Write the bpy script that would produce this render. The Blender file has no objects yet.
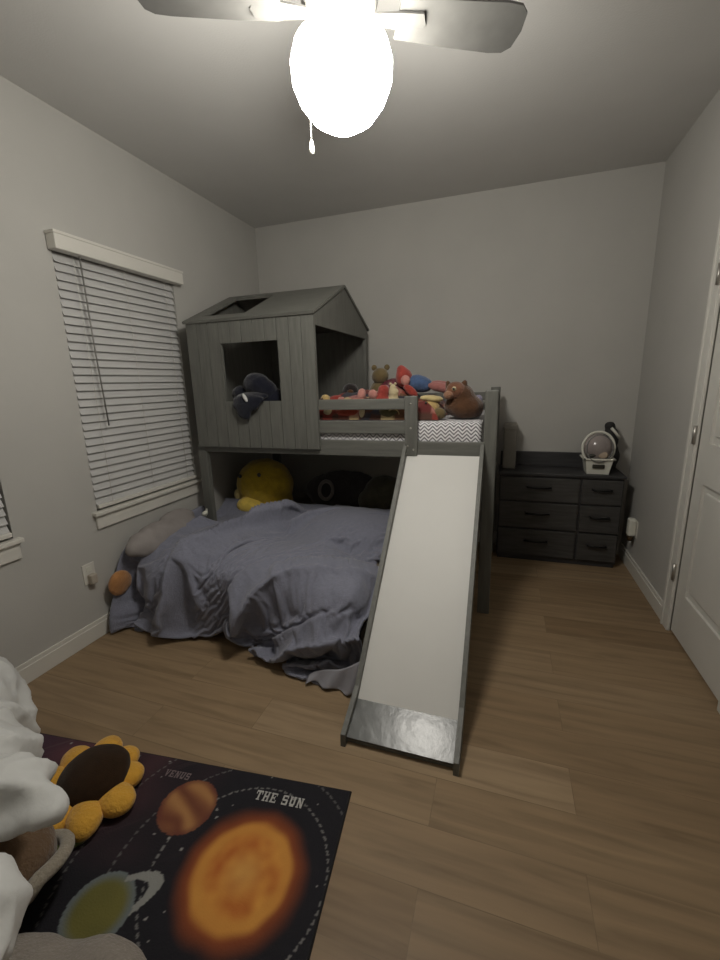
import bpy, bmesh, math, random
import numpy as np
from mathutils import Vector, Matrix, noise, Euler
random.seed(7)
scene = bpy.context.scene
COL = scene.collection
PI = math.pi
W, D, H, F = 3.085, 3.63, 2.74, -0.75      # room: right wall x, back wall y, ceiling z, wall behind the camera y
V = Vector

# ------------------------------------------------------------------ materials
MATS = {}
def mat(name, col, rough=.6, var=0.0, vscale=8.0, stretch=(1, 1, 1), bump=0.0, bscale=60.0, sheen=0.0, metal=0.0, attr=None, spec=.5):
    if name in MATS: return MATS[name]
    m = bpy.data.materials.new(name); m.use_nodes = True
    nt = m.node_tree; N = nt.nodes; L = nt.links
    b = N['Principled BSDF']
    b.inputs['Roughness'].default_value = rough
    b.inputs['Metallic'].default_value = metal
    b.inputs['Specular IOR Level'].default_value = spec
    if sheen:
        b.inputs['Sheen Weight'].default_value = sheen
        b.inputs['Sheen Roughness'].default_value = .5
    tc = N.new('ShaderNodeTexCoord')
    mp = N.new('ShaderNodeMapping'); mp.inputs['Scale'].default_value = stretch
    L.new(tc.outputs['Object'], mp.inputs['Vector'])
    if attr:
        a = N.new('ShaderNodeAttribute'); a.attribute_name = attr
        src = a.outputs['Color']
    else:
        rgb = N.new('ShaderNodeRGB'); rgb.outputs[0].default_value = (*col, 1); src = rgb.outputs[0]
    if var:
        nz = N.new('ShaderNodeTexNoise'); nz.inputs['Scale'].default_value = vscale; nz.inputs['Detail'].default_value = 5
        L.new(mp.outputs[0], nz.inputs['Vector'])
        mr = N.new('ShaderNodeMapRange'); mr.inputs['From Min'].default_value = .25; mr.inputs['From Max'].default_value = .75
        mr.inputs['To Min'].default_value = 1 - var; mr.inputs['To Max'].default_value = 1 + var
        L.new(nz.outputs['Fac'], mr.inputs['Value'])
        mx = N.new('ShaderNodeVectorMath'); mx.operation = 'SCALE'
        L.new(src, mx.inputs[0]); L.new(mr.outputs[0], mx.inputs['Scale'])
        src = mx.outputs[0]
    L.new(src, b.inputs['Base Color'])
    if bump:
        n2 = N.new('ShaderNodeTexNoise'); n2.inputs['Scale'].default_value = bscale; n2.inputs['Detail'].default_value = 4
        L.new(mp.outputs[0], n2.inputs['Vector'])
        bp = N.new('ShaderNodeBump'); bp.inputs['Strength'].default_value = bump; bp.inputs['Distance'].default_value = .01
        L.new(n2.outputs['Fac'], bp.inputs['Height']); L.new(bp.outputs[0], b.inputs['Normal'])
    MATS[name] = m
    return m

def emit(name, col, s):
    m = bpy.data.materials.new(name); m.use_nodes = True
    b = m.node_tree.nodes['Principled BSDF']
    b.inputs['Base Color'].default_value = (.9, .9, .88, 1)
    b.inputs['Emission Color'].default_value = (*col, 1); b.inputs['Emission Strength'].default_value = s
    return m

M_wall = mat('wall_paint', (.44, .428, .402), .85, .03, 3, bump=.08, bscale=180)
M_ceil = mat('ceiling_paint', (.56, .55, .53), .9, .03, 3, bump=.12, bscale=120)
M_trim = mat('trim_paint', (.62, .60, .55), .45, .02, 5)
M_door = mat('door_paint', (.60, .585, .545), .45, .02, 5)
M_blind = mat('blind_vinyl', (.50, .495, .485), .4, .03, 5)
M_grey = mat('grey_stained_wood', (.122, .122, .109), .5, .2, 6, (9, 9, .9), .15, 30)
M_greyx = mat('grey_stained_wood_lengthwise', (.128, .128, .114), .5, .18, 6, (.9, 9, 9), .15, 30)
M_plate = mat('grey_lacquer', (.10, .103, .10), .27, .1, 10, bump=.1, bscale=25)
M_slide = mat('white_laminate', (.60, .59, .565), .55, .02, 4)
M_black = mat('black_ash_wood', (.034, .033, .035), .5, .3, 8, (1, 9, 9), .1, 40)
M_blackpull = mat('black_metal_pull', (.008, .008, .008), .35, metal=.5)
M_white = mat('white_plastic', (.66, .65, .58), .4)
M_dark = mat('dark_plastic', (.03, .028, .022), .5)
M_steel = mat('brushed_nickel', (.42, .40, .37), .35, metal=.8)
M_bronze = mat('dark_bronze', (.07, .055, .045), .4, metal=.6)
M_fan = mat('grey_fan_blade', (.10, .098, .092), .5, .1, 6, (4, 4, 4))
M_fanm = mat('fan_housing', (.22, .215, .2), .4, metal=.4)
M_comf = mat('blue_grey_quilt', (.19, .195, .25), .95, .10, 60, bump=.5, bscale=150, sheen=.25)
M_sheet = mat('pale_sheet', (.30, .298, .335), .9, .05, 20, bump=.1)
M_matt = mat('mattress_ticking', (.22, .19, .15), .9, .05, 20)
M_pillow = mat('taupe_pillowcase', (.26, .235, .225), .95, .06, 10, bump=.15, bscale=60)
M_quiltwhite = mat('white_cotton', (.60, .60, .585), .9, .04, 14, bump=.2, bscale=40, sheen=.1)
M_glass = mat('window_glass', (.02, .025, .035), .05)

def fur(name, col, var=.18, s=.3): return mat(name, col, 1.0, var, 22, bump=.6, bscale=110, sheen=s, spec=.1)

# floor: long wood-look planks running across the room
def floor_mat():
    m = bpy.data.materials.new('wood_plank_floor'); m.use_nodes = True
    nt = m.node_tree; N = nt.nodes; L = nt.links; b = N['Principled BSDF']
    tc = N.new('ShaderNodeTexCoord')
    def ramp(fac, stops):
        r = N.new('ShaderNodeValToRGB'); r.color_ramp.elements.remove(r.color_ramp.elements[1])
        r.color_ramp.elements[0].position = stops[0][0]; r.color_ramp.elements[0].color = (*stops[0][1], 1)
        for p, c in stops[1:]:
            e = r.color_ramp.elements.new(p); e.color = (*c, 1)
        L.new(fac, r.inputs[0]); return r.outputs[0]
    br = N.new('ShaderNodeTexBrick'); br.offset = .37; br.offset_frequency = 2
    br.inputs['Color1'].default_value = (0, 0, 0, 1); br.inputs['Color2'].default_value = (1, 1, 1, 1); br.inputs['Mortar'].default_value = (.5, .5, .5, 1)
    br.inputs['Scale'].default_value = 1; br.inputs['Mortar Size'].default_value = .0012
    br.inputs['Brick Width'].default_value = 1.22; br.inputs['Row Height'].default_value = .178
    L.new(tc.outputs['Object'], br.inputs['Vector'])
    tone = ramp(br.outputs['Color'], [(0, (.19, .125, .069)), (.35, (.262, .183, .107)), (.65, (.22, .149, .085)), (1, (.315, .228, .140))])
    mp = N.new('ShaderNodeMapping'); mp.inputs['Scale'].default_value = (1.3, 16, 1)
    L.new(tc.outputs['Object'], mp.inputs['Vector'])
    # shift the grain from plank to plank
    ad = N.new('ShaderNodeVectorMath'); ad.operation = 'MULTIPLY_ADD'; ad.inputs[1].default_value = (7, 7, 0)
    L.new(br.outputs['Color'], ad.inputs[0]); L.new(mp.outputs[0], ad.inputs[2])
    nz = N.new('ShaderNodeTexNoise'); nz.inputs['Scale'].default_value = 1.6; nz.inputs['Detail'].default_value = 6; nz.inputs['Distortion'].default_value = .6
    L.new(ad.outputs[0], nz.inputs['Vector'])
    grain = ramp(nz.outputs['Fac'], [(.25, (.72, .70, .68)), (.5, (1, 1, 1)), (.75, (1.2, 1.2, 1.19))])
    mu = N.new('ShaderNodeVectorMath'); mu.operation = 'MULTIPLY'
    L.new(tone, mu.inputs[0]); L.new(grain, mu.inputs[1])
    seam = N.new('ShaderNodeMapRange'); seam.inputs['To Min'].default_value = 1; seam.inputs['To Max'].default_value = .78
    L.new(br.outputs['Fac'], seam.inputs['Value'])
    sc = N.new('ShaderNodeVectorMath'); sc.operation = 'SCALE'
    L.new(mu.outputs[0], sc.inputs[0]); L.new(seam.outputs[0], sc.inputs['Scale'])
    L.new(sc.outputs[0], b.inputs['Base Color'])
    b.inputs['Roughness'].default_value = .5; b.inputs['Specular IOR Level'].default_value = .3
    bp = N.new('ShaderNodeBump'); bp.inputs['Strength'].default_value = .12; bp.inputs['Distance'].default_value = .004
    L.new(nz.outputs['Fac'], bp.inputs['Height']); L.new(bp.outputs[0], b.inputs['Normal'])
    return m
M_floor = floor_mat()

# white and grey zigzag print of the fitted sheet
def zigzag_mat():
    m = bpy.data.materials.new('zigzag_sheet'); m.use_nodes = True
    nt = m.node_tree; N = nt.nodes; L = nt.links; b = N['Principled BSDF']; b.inputs['Roughness'].default_value = .9
    tc = N.new('ShaderNodeTexCoord'); sp = N.new('ShaderNodeSeparateXYZ'); L.new(tc.outputs['Object'], sp.inputs[0])
    def math_(op, a, bb):
        n = N.new('ShaderNodeMath'); n.operation = op
        for i, v in enumerate((a, bb)):
            if isinstance(v, (int, float)): n.inputs[i].default_value = v
            else: L.new(v, n.inputs[i])
        return n.outputs[0]
    zz = math_('PINGPONG', sp.outputs['X'], .024)
    t = math_('ADD', math_('ADD', sp.outputs['Z'], sp.outputs['Y']), zz)
    st = math_('PINGPONG', t, .011)
    fac = math_('GREATER_THAN', st, .0046)
    mx = N.new('ShaderNodeMix'); mx.data_type = 'RGBA'
    mx.inputs['A'].default_value = (.13, .12, .14, 1); mx.inputs['B'].default_value = (.72, .71, .72, 1)
    L.new(fac, mx.inputs['Factor']); L.new(mx.outputs['Result'], b.inputs['Base Color'])
    return m
M_zig = zigzag_mat()

# ------------------------------------------------------------------ mesh helpers
def BM(): return bmesh.new()

def box(bm, x0, x1, y0, y1, z0, z1, bev=.003, rot=None, piv=None):
    c = V(((x0+x1)/2, (y0+y1)/2, (z0+z1)/2))
    r = bmesh.ops.create_cube(bm, size=1, matrix=Matrix.Translation(c) @ Matrix.Diagonal((abs(x1-x0), abs(y1-y0), abs(z1-z0), 1)))
    vs = r['verts']
    if bev:
        es = list({e for v in vs for e in v.link_edges})
        g = bmesh.ops.bevel(bm, geom=es, offset=bev, segments=2, profile=.5, affect='EDGES')
        vs = list({v for f in g['faces'] for v in f.verts} | {v for v in vs if v.is_valid})
    if rot is not None:
        bmesh.ops.rotate(bm, verts=vs, cent=piv if piv is not None else c, matrix=rot)
    return vs

def prism(bm, pts, ext):
    """solid from a planar outline pushed along ext"""
    ext = V(ext); a = [bm.verts.new(V(p)) for p in pts]; b = [bm.verts.new(V(p) + ext) for p in pts]
    fs = [bm.faces.new(a), bm.faces.new(b[::-1])]
    n = len(pts)
    for i in range(n):
        fs.append(bm.faces.new((a[i], b[i], b[(i+1) % n], a[(i+1) % n])))
    bmesh.ops.recalc_face_normals(bm, faces=fs)
    return fs

def tube(bm, pts, r, seg=8, r1=None):
    pts = [V(p) for p in pts]; rings = []
    for i, p in enumerate(pts):
        t = (pts[min(i+1, len(pts)-1)] - pts[max(i-1, 0)]).normalized()
        u = t.orthogonal().normalized() if i == 0 else (u - t * u.dot(t)).normalized()
        w = t.cross(u); rr = r if r1 is None else r + (r1 - r) * i / (len(pts)-1)
        rings.append([bm.verts.new(p + (u*math.cos(a) + w*math.sin(a))*rr) for a in (2*PI*k/seg for k in range(seg))])
    fs = []
    for a, b in zip(rings, rings[1:]):
        for k in range(seg): fs.append(bm.faces.new((a[k], a[(k+1) % seg], b[(k+1) % seg], b[k])))
    fs.append(bm.faces.new(rings[0][::-1])); fs.append(bm.faces.new(rings[-1]))
    bmesh.ops.recalc_face_normals(bm, faces=fs)
    for f in fs[:-2]: f.smooth = True

def lathe(bm, c, prof, seg=40, mtx=None):
    c = V(c); rings = []
    mtx = mtx or Matrix.Identity(3)
    for r, z in prof:
        if r < 1e-5: rings.append([bm.verts.new(c + mtx @ V((0, 0, z)))])
        else: rings.append([bm.verts.new(c + mtx @ V((r*math.cos(2*PI*k/seg), r*math.sin(2*PI*k/seg), z))) for k in range(seg)])
    fs = []
    for a, b in zip(rings, rings[1:]):
        for k in range(seg):
            k2 = (k+1) % seg
            if len(a) == 1 and len(b) == 1: continue
            if len(a) == 1: q = (a[0], b[k2], b[k])
            elif len(b) == 1: q = (a[k], a[k2], b[0])
            else: q = (a[k], a[k2], b[k2], b[k])
            fs.append(bm.faces.new(q))
    bmesh.ops.recalc_face_normals(bm, faces=fs)
    for f in fs: f.smooth = True

def ell(bm, c, r, rot=(0, 0, 0), u=24, v=16):
    if isinstance(r, (int, float)): r = (r, r, r)
    g = bmesh.ops.create_uvsphere(bm, u_segments=u, v_segments=v, radius=1,
        matrix=Matrix.Translation(V(c)) @ Euler(rot).to_matrix().to_4x4() @ Matrix.Diagonal((*r, 1)))
    for vv in g['verts']:
        for f in vv.link_faces: f.smooth = True
    return g['verts']

# ------------------------------------------------------------------ object helpers
WL = {}
def obj(name, bm, m, parent=None, loc=None, smooth=False):
    if loc is None:
        if parent is not None: loc = WL[parent]
        else:
            bb = [v.co for v in bm.verts]
            loc = V(((min(p.x for p in bb)+max(p.x for p in bb))/2, (min(p.y for p in bb)+max(p.y for p in bb))/2, min(p.z for p in bb)))
    loc = V(loc)
    for v in bm.verts: v.co -= loc
    if smooth:
        for f in bm.faces: f.smooth = True
    me = bpy.data.meshes.new(name); bm.to_mesh(me); bm.free()
    for mm in (m if isinstance(m, (list, tuple)) else [m]): me.materials.append(mm)
    o = bpy.data.objects.new(name, me); COL.objects.link(o)
    WL[o] = loc
    o.location = loc - (WL[parent] if parent is not None else V((0, 0, 0)))
    if parent is not None: o.parent = parent
    return o
def thing(name, label, cat, loc, group=None):
    o = bpy.data.objects.new(name, None); COL.objects.link(o); o.empty_display_size = .1
    o.location = loc; WL[o] = V(loc)
    return tag(o, label, cat, group)
def tag(o, label, cat, group=None):
    o['label'] = label; o['category'] = cat
    if group: o['group'] = group
    return o
def struct(o):
    o['kind'] = 'structure'; return o

def soft_bm(ells, voxel=.012, amp=.006, freq=14, smooth=3, flat=None, seed=0):
    """one continuous soft body grown over several ellipsoids (c, r, rot)"""
    t = BM()
    for e in ells: ell(t, *e)
    me = bpy.data.meshes.new('soft'); t.to_mesh(me); t.free()
    o = bpy.data.objects.new('soft', me); COL.objects.link(o)
    md = o.modifiers.new('r', 'REMESH'); md.mode = 'VOXEL'; md.voxel_size = voxel; md.adaptivity = 0
    dg = bpy.context.evaluated_depsgraph_get(); dg.update()
    me2 = bpy.data.meshes.new_from_object(o.evaluated_get(dg))
    bpy.data.objects.remove(o); bpy.data.meshes.remove(me)
    bm = BM(); bm.from_mesh(me2); bpy.data.meshes.remove(me2)
    for _ in range(smooth): bmesh.ops.smooth_vert(bm, verts=bm.verts, factor=.5, use_axis_x=True, use_axis_y=True, use_axis_z=True)
    bm.normal_update()
    off = V((seed*3.1, seed*1.7, seed*2.3))
    for v in list(bm.verts):
        n = noise.noise(v.co*freq + off) + .5*noise.noise(v.co*freq*2.3 + off)
        v.co += v.normal*n*amp
        if flat is not None and v.co.z < flat: v.co.z = flat
    for f in bm.faces: f.smooth = True
    return bm
def soft(name, ells, m, parent=None, loc=None, **k): return obj(name, soft_bm(ells, **k), m, parent, loc)

def ball(name, c, r, m, parent, rot=(0, 0, 0)):
    b = BM(); ell(b, c, r, rot, 20, 12); return obj(name, b, m, parent)

# ------------------------------------------------------------------ the room
b = BM(); box(b, 0, W+.12, F, D, -.1, 0, 0); struct(obj('floor', b, M_floor, loc=(0, 0, 0)))
b = BM(); box(b, -.12, W+.12, F-.12, D+.12, H, H+.1, 0); struct(obj('ceiling', b, M_ceil, loc=(0, 0, H)))
b = BM(); box(b, -.12, W+.12, D, D+.12, -.1, H, 0); struct(obj('wall_back', b, M_wall, loc=(0, D, 0)))
b = BM(); box(b, -.12, W+.12, F-.12, F, -.1, H, 0); struct(obj('wall_front', b, M_wall, loc=(0, F, 0)))
WZ0, WZ1 = .72, 2.08
WIN = [(1.69, 2.52), (.42, 1.25)]
b = BM()
ys = [F, WIN[1][0], WIN[1][1], WIN[0][0], WIN[0][1], D]
for i in (0, 2, 4): box(b, -.12, 0, ys[i], ys[i+1], -.1, H, 0)
for y0, y1 in WIN:
    box(b, -.12, 0, y0, y1, -.1, WZ0, 0); box(b, -.12, 0, y0, y1, WZ1, H, 0)
bmesh.ops.remove_doubles(b, verts=b.verts, dist=1e-4)
struct(obj('wall_left', b, M_wall, loc=(0, 0, 0)))
DY0, DY1, DZ = 1.90, 2.525, 2.03
b = BM()
box(b, W, W+.12, F, DY0, -.1, H, 0); box(b, W, W+.12, DY1, D, -.1, H, 0); box(b, W, W+.12, DY0, DY1, DZ, H, 0)
struct(obj('wall_right', b, M_wall, loc=(W, 0, 0)))

def baseboard(name, pts, nrm):
    b = BM(); (x0, y0), (x1, y1) = pts; nx, ny = nrm
    for t, z0, z1 in ((.014, 0, .085), (.010, .083, .108)):
        box(b, min(x0, x1, x0+nx*t), max(x0, x1, x0+nx*t), min(y0, y1, y0+ny*t), max(y0, y1, y0+ny*t), z0, z1, .002)
    struct(obj(name, b, M_trim))
baseboard('baseboard_left', ((0, F), (0, D)), (1, 0))
baseboard('baseboard_back', ((.015, D), (W-.015, D)), (0, -1))
baseboard('baseboard_right', ((W, DY1+.075), (W, D-.016)), (-1, 0))
baseboard('baseboard_front', ((.015, F), (W-.015, F)), (0, 1))

# windows: vinyl frame, panes, drywall return, sill and apron
for i, (y0, y1) in enumerate(WIN):
    b = BM()
    for yy in ((y0, y0+.045), (y1-.045, y1)): box(b, -.10, -.055, yy[0], yy[1], WZ0, WZ1, .003)
    for zz in ((WZ0, WZ0+.045), (WZ1-.045, WZ1), ((WZ0+WZ1)/2-.02, (WZ0+WZ1)/2+.02)): box(b, -.10, -.055, y0+.04, y1-.04, zz[0], zz[1], .003)
    w = struct(obj('window_%d' % (i+1), b, M_trim, loc=(-.06, (y0+y1)/2, WZ0)))
    b = BM(); box(b, -.082, -.078, y0+.04, y1-.04, WZ0+.04, WZ1-.04, 0); obj('pane', b, M_glass, w)
    b = BM(); box(b, -.055, .035, y0-.035, y1+.025, WZ0-.022, WZ0, .004); obj('sill', b, M_trim, w)
    b = BM(); box(b, .001, .016, y0-.02, y1+.012, WZ0-.10, WZ0-.022, .003); obj('apron', b, M_trim, w)
    # faux-wood blind hanging in the opening
    t = thing('window_blind', ['closed white slatted blind on the window beside the house bunk',
                               'white slatted blind on the near window cut by the left picture edge'][i], 'blind', (.0, (y0+y1)/2, WZ1), 'window blinds')
    b = BM(); box(b, .004, .062, y0-.022, y1+.03, 2.066, 2.145, .004); box(b, .002, .066, y0-.026, y1+.035, 2.135, 2.15, .003)
    obj('valance', b, M_trim, t)
    b = BM(); n = 31; zt, zb = 2.045, WZ0+.055
    for k in range(n):
        z = zt - (zt-zb)*k/(n-1)
        box(b, -.026, .026, y0+.008, y1-.008, z-.0013, z+.0013, 0, Matrix.Rotation(math.radians(68), 3, 'Y'), V((0, 0, z)))
        for v in b.verts: pass
    for v in b.verts: v.co.x += -.012
    obj('slats', b, M_blind, t)
    b = BM(); box(b, -.036, .014, y0+.008, y1-.008, WZ0+.012, WZ0+.034, .004); obj('bottom_rail', b, M_trim, t)
    b = BM()
    for fr in (.12, .5, .88):
        yy = y0+(y1-y0)*fr
        tube(b, [(.014, yy, 2.06), (.014, yy, WZ0+.03)], .0012, 5)
    obj('ladder_cord', b, M_trim, t)
    b = BM(); tube(b, [(.03, y0+.125, 2.065), (.028, y0+.13, 1.6), (.03, y0+.14, 1.19)], .0042, 6)
    obj('tilt_wand', b, mat('grey_wand', (.2, .195, .18), .4), t)

# door in the right wall with casing, hinges and lever
b = BM()
for yy in ((DY1-.008, DY1+.072), (DY0-.072, DY0+.008)):
    box(b, W-.018, W, yy[0], yy[1], 0, DZ-.008, .003)
box(b, W-.018, W, DY0-.072, DY1+.072, DZ-.008, DZ+.072, .004)
box(b, W-.024, W-.001, DY1+.052, DY1+.073, 0, DZ+.073, .003)
struct(obj('trim_1', b, M_door))
b = BM()
sx0, sx1 = W+.004, W+.039
rows = [(0.012, .26), (.86, 1.06), (DZ-.14, DZ-.004)]
for z0, z1 in rows: box(b, sx0, sx1, DY0+.105, DY1-.112, z0, z1, 0)
for y0, y1 in ((DY0+.004, DY0+.105), (DY1-.112, DY1-.01)): box(b, sx0, sx1, y0, y1, .012, DZ-.004, 0)
door = struct(obj('door_1', b, M_door, loc=(W, DY0, 0)))
b = BM()
for z0, z1 in ((.26, .86), (1.06, DZ-.14)):
    box(b, sx0+.012, sx1-.006, DY0+.102, DY1-.108, z0-.003, z1+.003, 0)
    box(b, sx0+.005, sx1-.01, DY0+.135, DY1-.14, z0+.035, z1-.035, .006)
obj('panel', b, M_door, door)
for z in (.35, 1.09, 1.83):
    b = BM(); tube(b, [(W-.022, DY1-.006, z-.046), (W-.022, DY1-.006, z+.046)], .008, 10); box(b, W-.020, W-.0175, DY1-.006, DY1+.016, z-.045, z+.045, .001)
    obj('hinge', b, M_steel, door)
b = BM(); lathe(b, (W-.001, DY0+.07, .955), [(0, .022), (.028, .02), (.03, .0)], 24, Matrix.Rotation(-PI/2, 3, 'Y'))
tube(b, [(W, DY0+.07, .955), (W-.055, DY0+.07, .955)], .009, 10)
tube(b, [(W-.055, DY0+.062, .955), (W-.058, DY0+.13, .953), (W-.052, DY0+.19, .95)], .010, 10, .007)
obj('lever_handle', b, M_bronze, door)

# outlets
t = thing('wall_outlet', 'white wall outlet with plug-in night light beneath the window beside the quilted bed', 'outlet', (0, 1.575, .39), None)
b = BM(); box(b, .0, .006, 1.54, 1.612, .335, .45, .002); obj('cover_plate', b, M_trim, t)
for z in (.368, .42):
    b = BM(); box(b, .005, .0085, 1.560, 1.592, z-.015, z+.015, .002); obj('socket', b, M_white, t)
b = BM(); box(b, .008, .042, 1.557, 1.597, .335, .392, .008); obj('plug', b, mat('beige_plastic', (.42, .37, .31), .5), t)
t = thing('wall_outlet', 'white plug-in air freshener on the right wall outlet near the black dresser', 'outlet', (W, 3.3, .32), None)
b = BM(); box(b, W-.006, W, 3.262, 3.338, .265, .385, .002); obj('cover_plate', b, M_trim, t)
b = BM(); box(b, W-.055, W-.005, 3.270, 3.33, .275, .40, .012); obj('plug', b, M_white, t)
b = BM(); lathe(b, (W-.032, 3.30, .235), [(0, 0), (.016, 0), (.018, .02), (.016, .042), (0, .042)], 16); obj('oil_bottle', b, mat('amber_glass', (.06, .035, .015), .2), t)

# ------------------------------------------------------------------ ceiling fan with the lit lamp
FC = V((1.655, 1.40, 0)); A0 = math.radians(26.7)
fan = thing('ceiling_fan', 'grey four-bladed ceiling fan with a glaring white lamp', 'ceiling fan', (FC.x, FC.y, H))
b = BM(); lathe(b, (FC.x, FC.y, 0), [(0, H), (.07, H), (.065, H-.04), (.03, H-.07), (.014, H-.075), (.014, 2.53), (0, 2.53)], 32); obj('canopy', b, M_fanm, fan)
b = BM(); lathe(b, (FC.x, FC.y, 0), [(0, 2.54), (.06, 2.54), (.105, 2.51), (.112, 2.46), (.10, 2.42), (.062, 2.405), (.062, 2.38), (0, 2.38)], 40); obj('motor_housing', b, M_fanm, fan)
for k in range(4):
    a = A0 + k*PI/2
    R = Matrix.Rotation(a, 4, 'Z')
    T = Matrix.Translation((FC.x, FC.y, 2.425)) @ R @ Matrix.Rotation(math.radians(-11), 4, 'X')
    out = [(.17, -.055), (.30, -.066), (.48, -.074), (.525, -.070), (.548, -.05), (.556, 0), (.548, .05), (.525, .070), (.48, .074), (.30, .066), (.17, .055)]
    b = BM(); prism(b, [T @ V((x, y, -.004)) for x, y in out], (T.to_3x3() @ V((0, 0, .008))))
    bl = obj('blade', b, M_fan, fan)
    b = BM(); T2 = Matrix.Translation((FC.x, FC.y, 2.418)) @ R
    prism(b, [T2 @ V(p) for p in ((.09, -.018, 0), (.17, -.03, 0), (.24, -.035, 0), (.255, 0, 0), (.24, .035, 0), (.17, .03, 0), (.09, .018, 0))], (0, 0, .006))
    obj('blade_bracket', b, M_fan, bl)
LAMP = emit('lit_lamp_glass', (1, .965, .885), 66)
b = BM(); lathe(b, (FC.x, FC.y, 0), [(.06, 2.385), (.105, 2.372), (.138, 2.34), (.150, 2.30), (.147, 2.255), (.128, 2.21), (.095, 2.17), (.05, 2.143), (.02, 2.132), (0, 2.13)], 40); obj('lamp_bowl', b, LAMP, fan)
b = BM(); px, py = FC.x-.125, FC.y+.06
tube(b, [(FC.x-.06, FC.y+.03, 2.395), (px, py+.008, 2.392), (px-.013, py+.010, 2.36), (px-.013, py+.010, 2.165)], .0018, 6)
ch = obj('pull_chain', b, M_white, fan)
b = BM(); lathe(b, (px-.013, py+.010, 2.125), [(0, 0), (.007, .004), (.009, .016), (.006, .034), (.003, .042), (0, .042)], 14); obj('chain_pull', b, M_white, ch)

# ------------------------------------------------------------------ house loft bed with slide
Y0, Y1 = 2.42, 3.46
XL, XR = .13, 2.127
bed = thing('loft_bed', 'grey wooden loft bed with house-shaped cabin, guard rails and white slide', 'bed', (1.1, 2.95, 0))
for x0, x1, y0, y1, z1 in ((XL, XL+.07, Y0, Y0+.04, 1.0), (XR-.07, XR, Y0, Y0+.04, 1.33), (XL, XL+.07, Y1-.04, Y1, 1.0), (XR-.07, XR, Y1-.04, Y1, 1.33)):
    b = BM(); box(b, x0, x1, y0, y1, 0, z1, .006); obj('post', b, M_grey, bed)
for y0 in (Y0+.002, Y1-.028):
    b = BM(); box(b, XL+.06, XR-.06, y0, y0+.018, .949, 1.046, .004); obj('side_rail', b, M_greyx, bed)
for x0 in (XL+.02, XR-.045):
    b = BM(); box(b, x0, x0+.025, Y0+.04, Y1-.04, .93, 1.046, .004); obj('end_rail', b, M_grey, bed)
b = BM(); box(b, XL+.04, XR-.045, Y0+.022, Y1-.028, .945, .962, .001); obj('slat_base', b, M_greyx, bed)
for z0, z1 in ((1.231, 1.293), (1.088, 1.163)):
    b = BM(); box(b, 1.06, 1.64, Y0-.004, Y0+.018, z0, z1, .004); obj('guard_rail', b, M_greyx, bed)
    b = BM(); box(b, 1.06, XR-.05, Y1-.03, Y1-.008, z0, z1, .004); obj('guard_rail', b, M_greyx, bed)
    b = BM(); box(b, XR-.045, XR-.02, Y0+.035, Y1-.035, z0+.015, z1+.015, .004); obj('end_guard_rail', b, M_grey, bed)
b = BM(); box(b, 1.615, 1.69, Y0-.02, Y0+.012, .962, 1.307, .005); gp = obj('guard_post', b, M_grey, bed)
for x, z in ((1.652, 1.262), (1.652, 1.125), (1.635, 1.02), (1.668, 1.0)):
    b = BM(); ell(b, (x, Y0-.021, z), (.006, .003, .006), u=10, v=6); obj('bolt', b, M_steel, gp)
# cabin front of upright boards round a window opening
HX0, HX1, FZ0, FZ1 = .165, 1.075, .988, 1.795
wx0, wx1, wz0, wz1 = .42, .83, 1.29, 1.655
b = BM(); n = 11; pw = (HX1-HX0)/n
for k in range(n):
    x0, x1 = HX0+k*pw+.0014, HX0+(k+1)*pw-.0014
    cuts = [(x0, x1, FZ0, FZ1)]
    if x1 > wx0 and x0 < wx1:
        cuts = [(x0, x1, FZ0, wz0), (x0, x1, wz1, FZ1)]
        if x0 < wx0-.004: cuts.append((x0, wx0, wz0, wz1))
        if x1 > wx1+.004: cuts.append((wx1, x1, wz0, wz1))
    for a0, a1, c0, c1 in cuts: box(b, a0, a1, Y0-.026, Y0-.012, c0, c1, .0012)
for a0, a1, c0, c1 in ((HX0, wx0, FZ0, FZ1), (wx1, HX1, FZ0, FZ1), (wx0, wx1, FZ0, wz0), (wx0, wx1, wz1, FZ1)): box(b, a0, a1, Y0-.013, Y0-.001, c0, c1, 0)
obj('front_panel', b, M_grey, bed)
b = BM(); box(b, HX0, HX1, Y1-.024, Y1-.006, .988, 1.80, .002); obj('rear_panel', b, M_grey, bed)
RY, RZ, EZ = (Y0+Y1)/2 - .005, 2.035, 1.80
def gable(x, zb):
    b = BM(); prism(b, [(x, Y0-.001, zb), (x, Y1-.024, zb), (x, Y1-.024, EZ), (x, RY, RZ-.012), (x, Y0-.001, EZ-.004)], (.018, 0, 0)); return b
obj('gable_panel', gable(HX1-.018, 1.73), M_grey, bed)
obj('side_panel', gable(HX0, .99), M_grey, bed)
b = BM(); box(b, HX1-.03, HX1, Y1-.065, Y1-.024, 1.0, 1.74, .003); obj('cabin_upright', b, M_grey, bed)
# roof: front slope with an open skylight, rear slope
def slope(y_e, z_e, y_r, z_r, hole=None, th=.016):
    b = BM(); e = V((0, y_e, z_e)); r = V((0, y_r, z_r)); d = r - e
    n = V((0, -d.z, d.y)).normalized()
    if n.z < 0: n = -n
    P = lambda x, s: e + V((x, 0, 0)) + d*s
    X0, X1 = HX0-.012, HX1+.008
    if hole is None: quads = [((X0, 0), (X1, 0), (X1, 1), (X0, 1))]
    else:
        h0, h1, s0, s1 = hole
        quads = [((X0, 0), (h0, 0), (h0, 1), (X0, 1)), ((h1, 0), (X1, 0), (X1, 1), (h1, 1)), ((h0, 0), (h1, 0), (h1, s0), (h0, s0)), ((h0, s1), (h1, s1), (h1, 1), (h0, 1))]
    for q in quads: prism(b, [P(x, s) for x, s in q], n*th)
    bmesh.ops.remove_doubles(b, verts=b.verts, dist=1e-4)
    return b
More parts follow.
